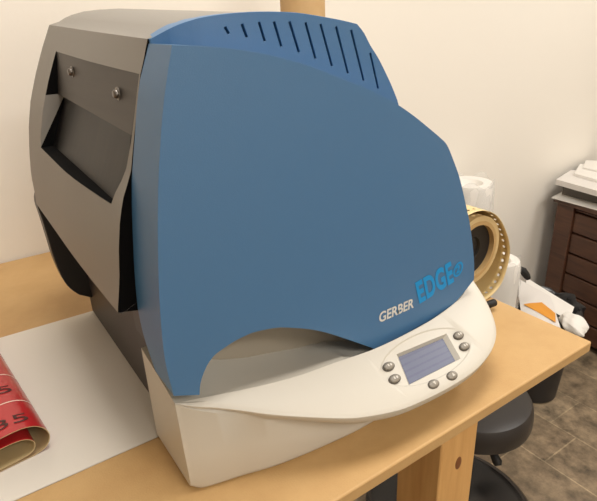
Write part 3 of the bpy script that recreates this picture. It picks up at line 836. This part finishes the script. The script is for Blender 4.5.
obj('planked_side', bm, M['dwood'], cabinet, bevel=.004)
obj('inner_box', cbb(.02, CD-.03, .036, CWd-.055, .03, CT-.021), M['dwood'], cabinet)
for k in range(3):
    dr = obj('drawer', cbb(CD-.029, CD-.008, .055, CWd-.055, .05+k*.185, .225+k*.185), M['dwood'], cabinet, bevel=.003)
    p = CA+cf*(CD+.010)+cw*.35
    bm = bmesh.new(); bmesh.ops.create_uvsphere(bm, u_segments=16, v_segments=10, radius=.014); bmesh.ops.translate(bm, verts=bm.verts, vec=(p.x, p.y, .14+k*.185))
    obj('knob', bm, M['steel'], dr)
obj('top_board', cbb(-.012, CD+.02, -.012, CWd+.012, CT-.0195, CT), M['dwood'], cabinet, bevel=.003)
def flat(name, pts, z, th, m, label, cat, group=None, dzs=(0, 0, 0, 0)):
    bm = bmesh.new()
    A = [bm.verts.new((p[0], p[1], z+th+d)) for p, d in zip(pts, dzs)]; B = [bm.verts.new((p[0], p[1], z+d)) for p, d in zip(pts, dzs)]
    bm.faces.new(A); bm.faces.new(list(reversed(B)))
    for k in range(4): bm.faces.new([A[k], B[k], B[(k+1) % 4], A[(k+1) % 4]])
    return tag(obj(name, bm, m, smooth=0), label, cat, group)
g = 'papers piled on the cabinet'
flat('paper_sheet', [(2.070, 1.190), (2.30, 1.222), (2.35, .93), (2.055, .90)], CT+.0005, .004, M['sheet'], 'white paper sheet overhanging the cabinet edge, lowest of the pile', 'paper', g)
flat('file_box', [(2.135, 1.185), (2.42, 1.215), (2.47, .93), (2.115, .90)], CT+.0055, .054, M['board'], 'flat grey file box between the lowest sheet and the paper pads on the cabinet', 'box', g)
flat('paper_pad', [(2.075, 1.185), (2.25, 1.225), (2.45, .98), (2.035, .93)], CT+.060, .022, M['sheet2'], 'thick white paper pad on the grey file box', 'paper pad', g)
flat('envelope', [(2.17, 1.165), (2.33, 1.232), (2.50, 1.03), (2.13, .99)], CT+.0825, .012, M['sheet'], 'white envelope stack on top of the paper pad', 'envelope', g)
flat('letter', [(2.26, 1.18), (2.38, 1.235), (2.52, 1.08), (2.24, 1.03)], CT+.095, .006, M['sheet'], 'topmost white letter of the pile on the cabinet', 'letter', g)

# ------------------------------------------------------------------ lights
def ceiling_light(x, y, w, h, power, col, label):
    t = thing('ceiling_light', label, 'ceiling light', (x, y, ZC-.03))
    bm = boxbm(x-w/2-.02, x+w/2+.02, y-h/2-.02, y+h/2+.02, ZC-.03, ZC-.0005)
    obj('frame', bm, M['trim'], t, loc=(x, y, ZC-.03))
    bm = bmesh.new(); bm.faces.new([bm.verts.new(p) for p in ((x-w/2, y-h/2, ZC-.031), (x+w/2, y-h/2, ZC-.031), (x+w/2, y+h/2, ZC-.031), (x-w/2, y+h/2, ZC-.031))])
    obj('diffuser', bm, mat('diffuser', (1, .9, .75), .5, emit=2.0), t, loc=(x, y, ZC-.03))
    ld = bpy.data.lights.new('lamp', 'AREA'); ld.shape = 'RECTANGLE'; ld.size = w; ld.size_y = h; ld.energy = power; ld.color = col
    lo = bpy.data.objects.new('lamp', ld); C.objects.link(lo); lo.location = (x, y, ZC-.035)
WARM = (1, .975, .935)
ceiling_light(.45, .40, .8, .5, 16, WARM, 'square ceiling light over the workbench')
ceiling_light(.45, -1.5, 1.1, .4, 32, WARM, 'wide rectangular ceiling light behind the camera')
ceiling_light(2.2, .2, .5, .5, 19, WARM, 'added unseen ceiling light brightening the wall and floor beside the cabinet')  # added lamp, out of view, lifts the right part of the wall
w = bpy.data.worlds.new('w'); bpy.context.scene.world = w; w.use_nodes = True
w.node_tree.nodes['Background'].inputs[0].default_value = (.9, .85, .8, 1); w.node_tree.nodes['Background'].inputs[1].default_value = .2

# ------------------------------------------------------------------ camera
R = [[0.8248815998142607, -0.2531908524960582, 0.5054351971323181], [-0.5639715903712632, -0.3071930218032249, 0.7665301641876278], [-0.03881226020182349, -0.9173477200973047, -0.3961903190264791]]
cd = bpy.data.cameras.new('camera'); cam = bpy.data.objects.new('camera', cd); C.objects.link(cam)
mw = Matrix([[R[i][0], -R[i][1], -R[i][2], 0] for i in range(3)] + [[0, 0, 0, 1]])
mw.translation = V((0, 0, TZ+.46)); cam.matrix_world = mw
cd.sensor_fit = 'HORIZONTAL'; cd.sensor_width = 36; cd.lens = 534/597*36; cd.clip_start = .01
bpy.context.scene.camera = cam
vs = bpy.context.scene.view_settings
vs.view_transform = 'Standard'; vs.look = 'None'; vs.gamma = 1; vs.use_curve_mapping = False; vs.exposure = 0
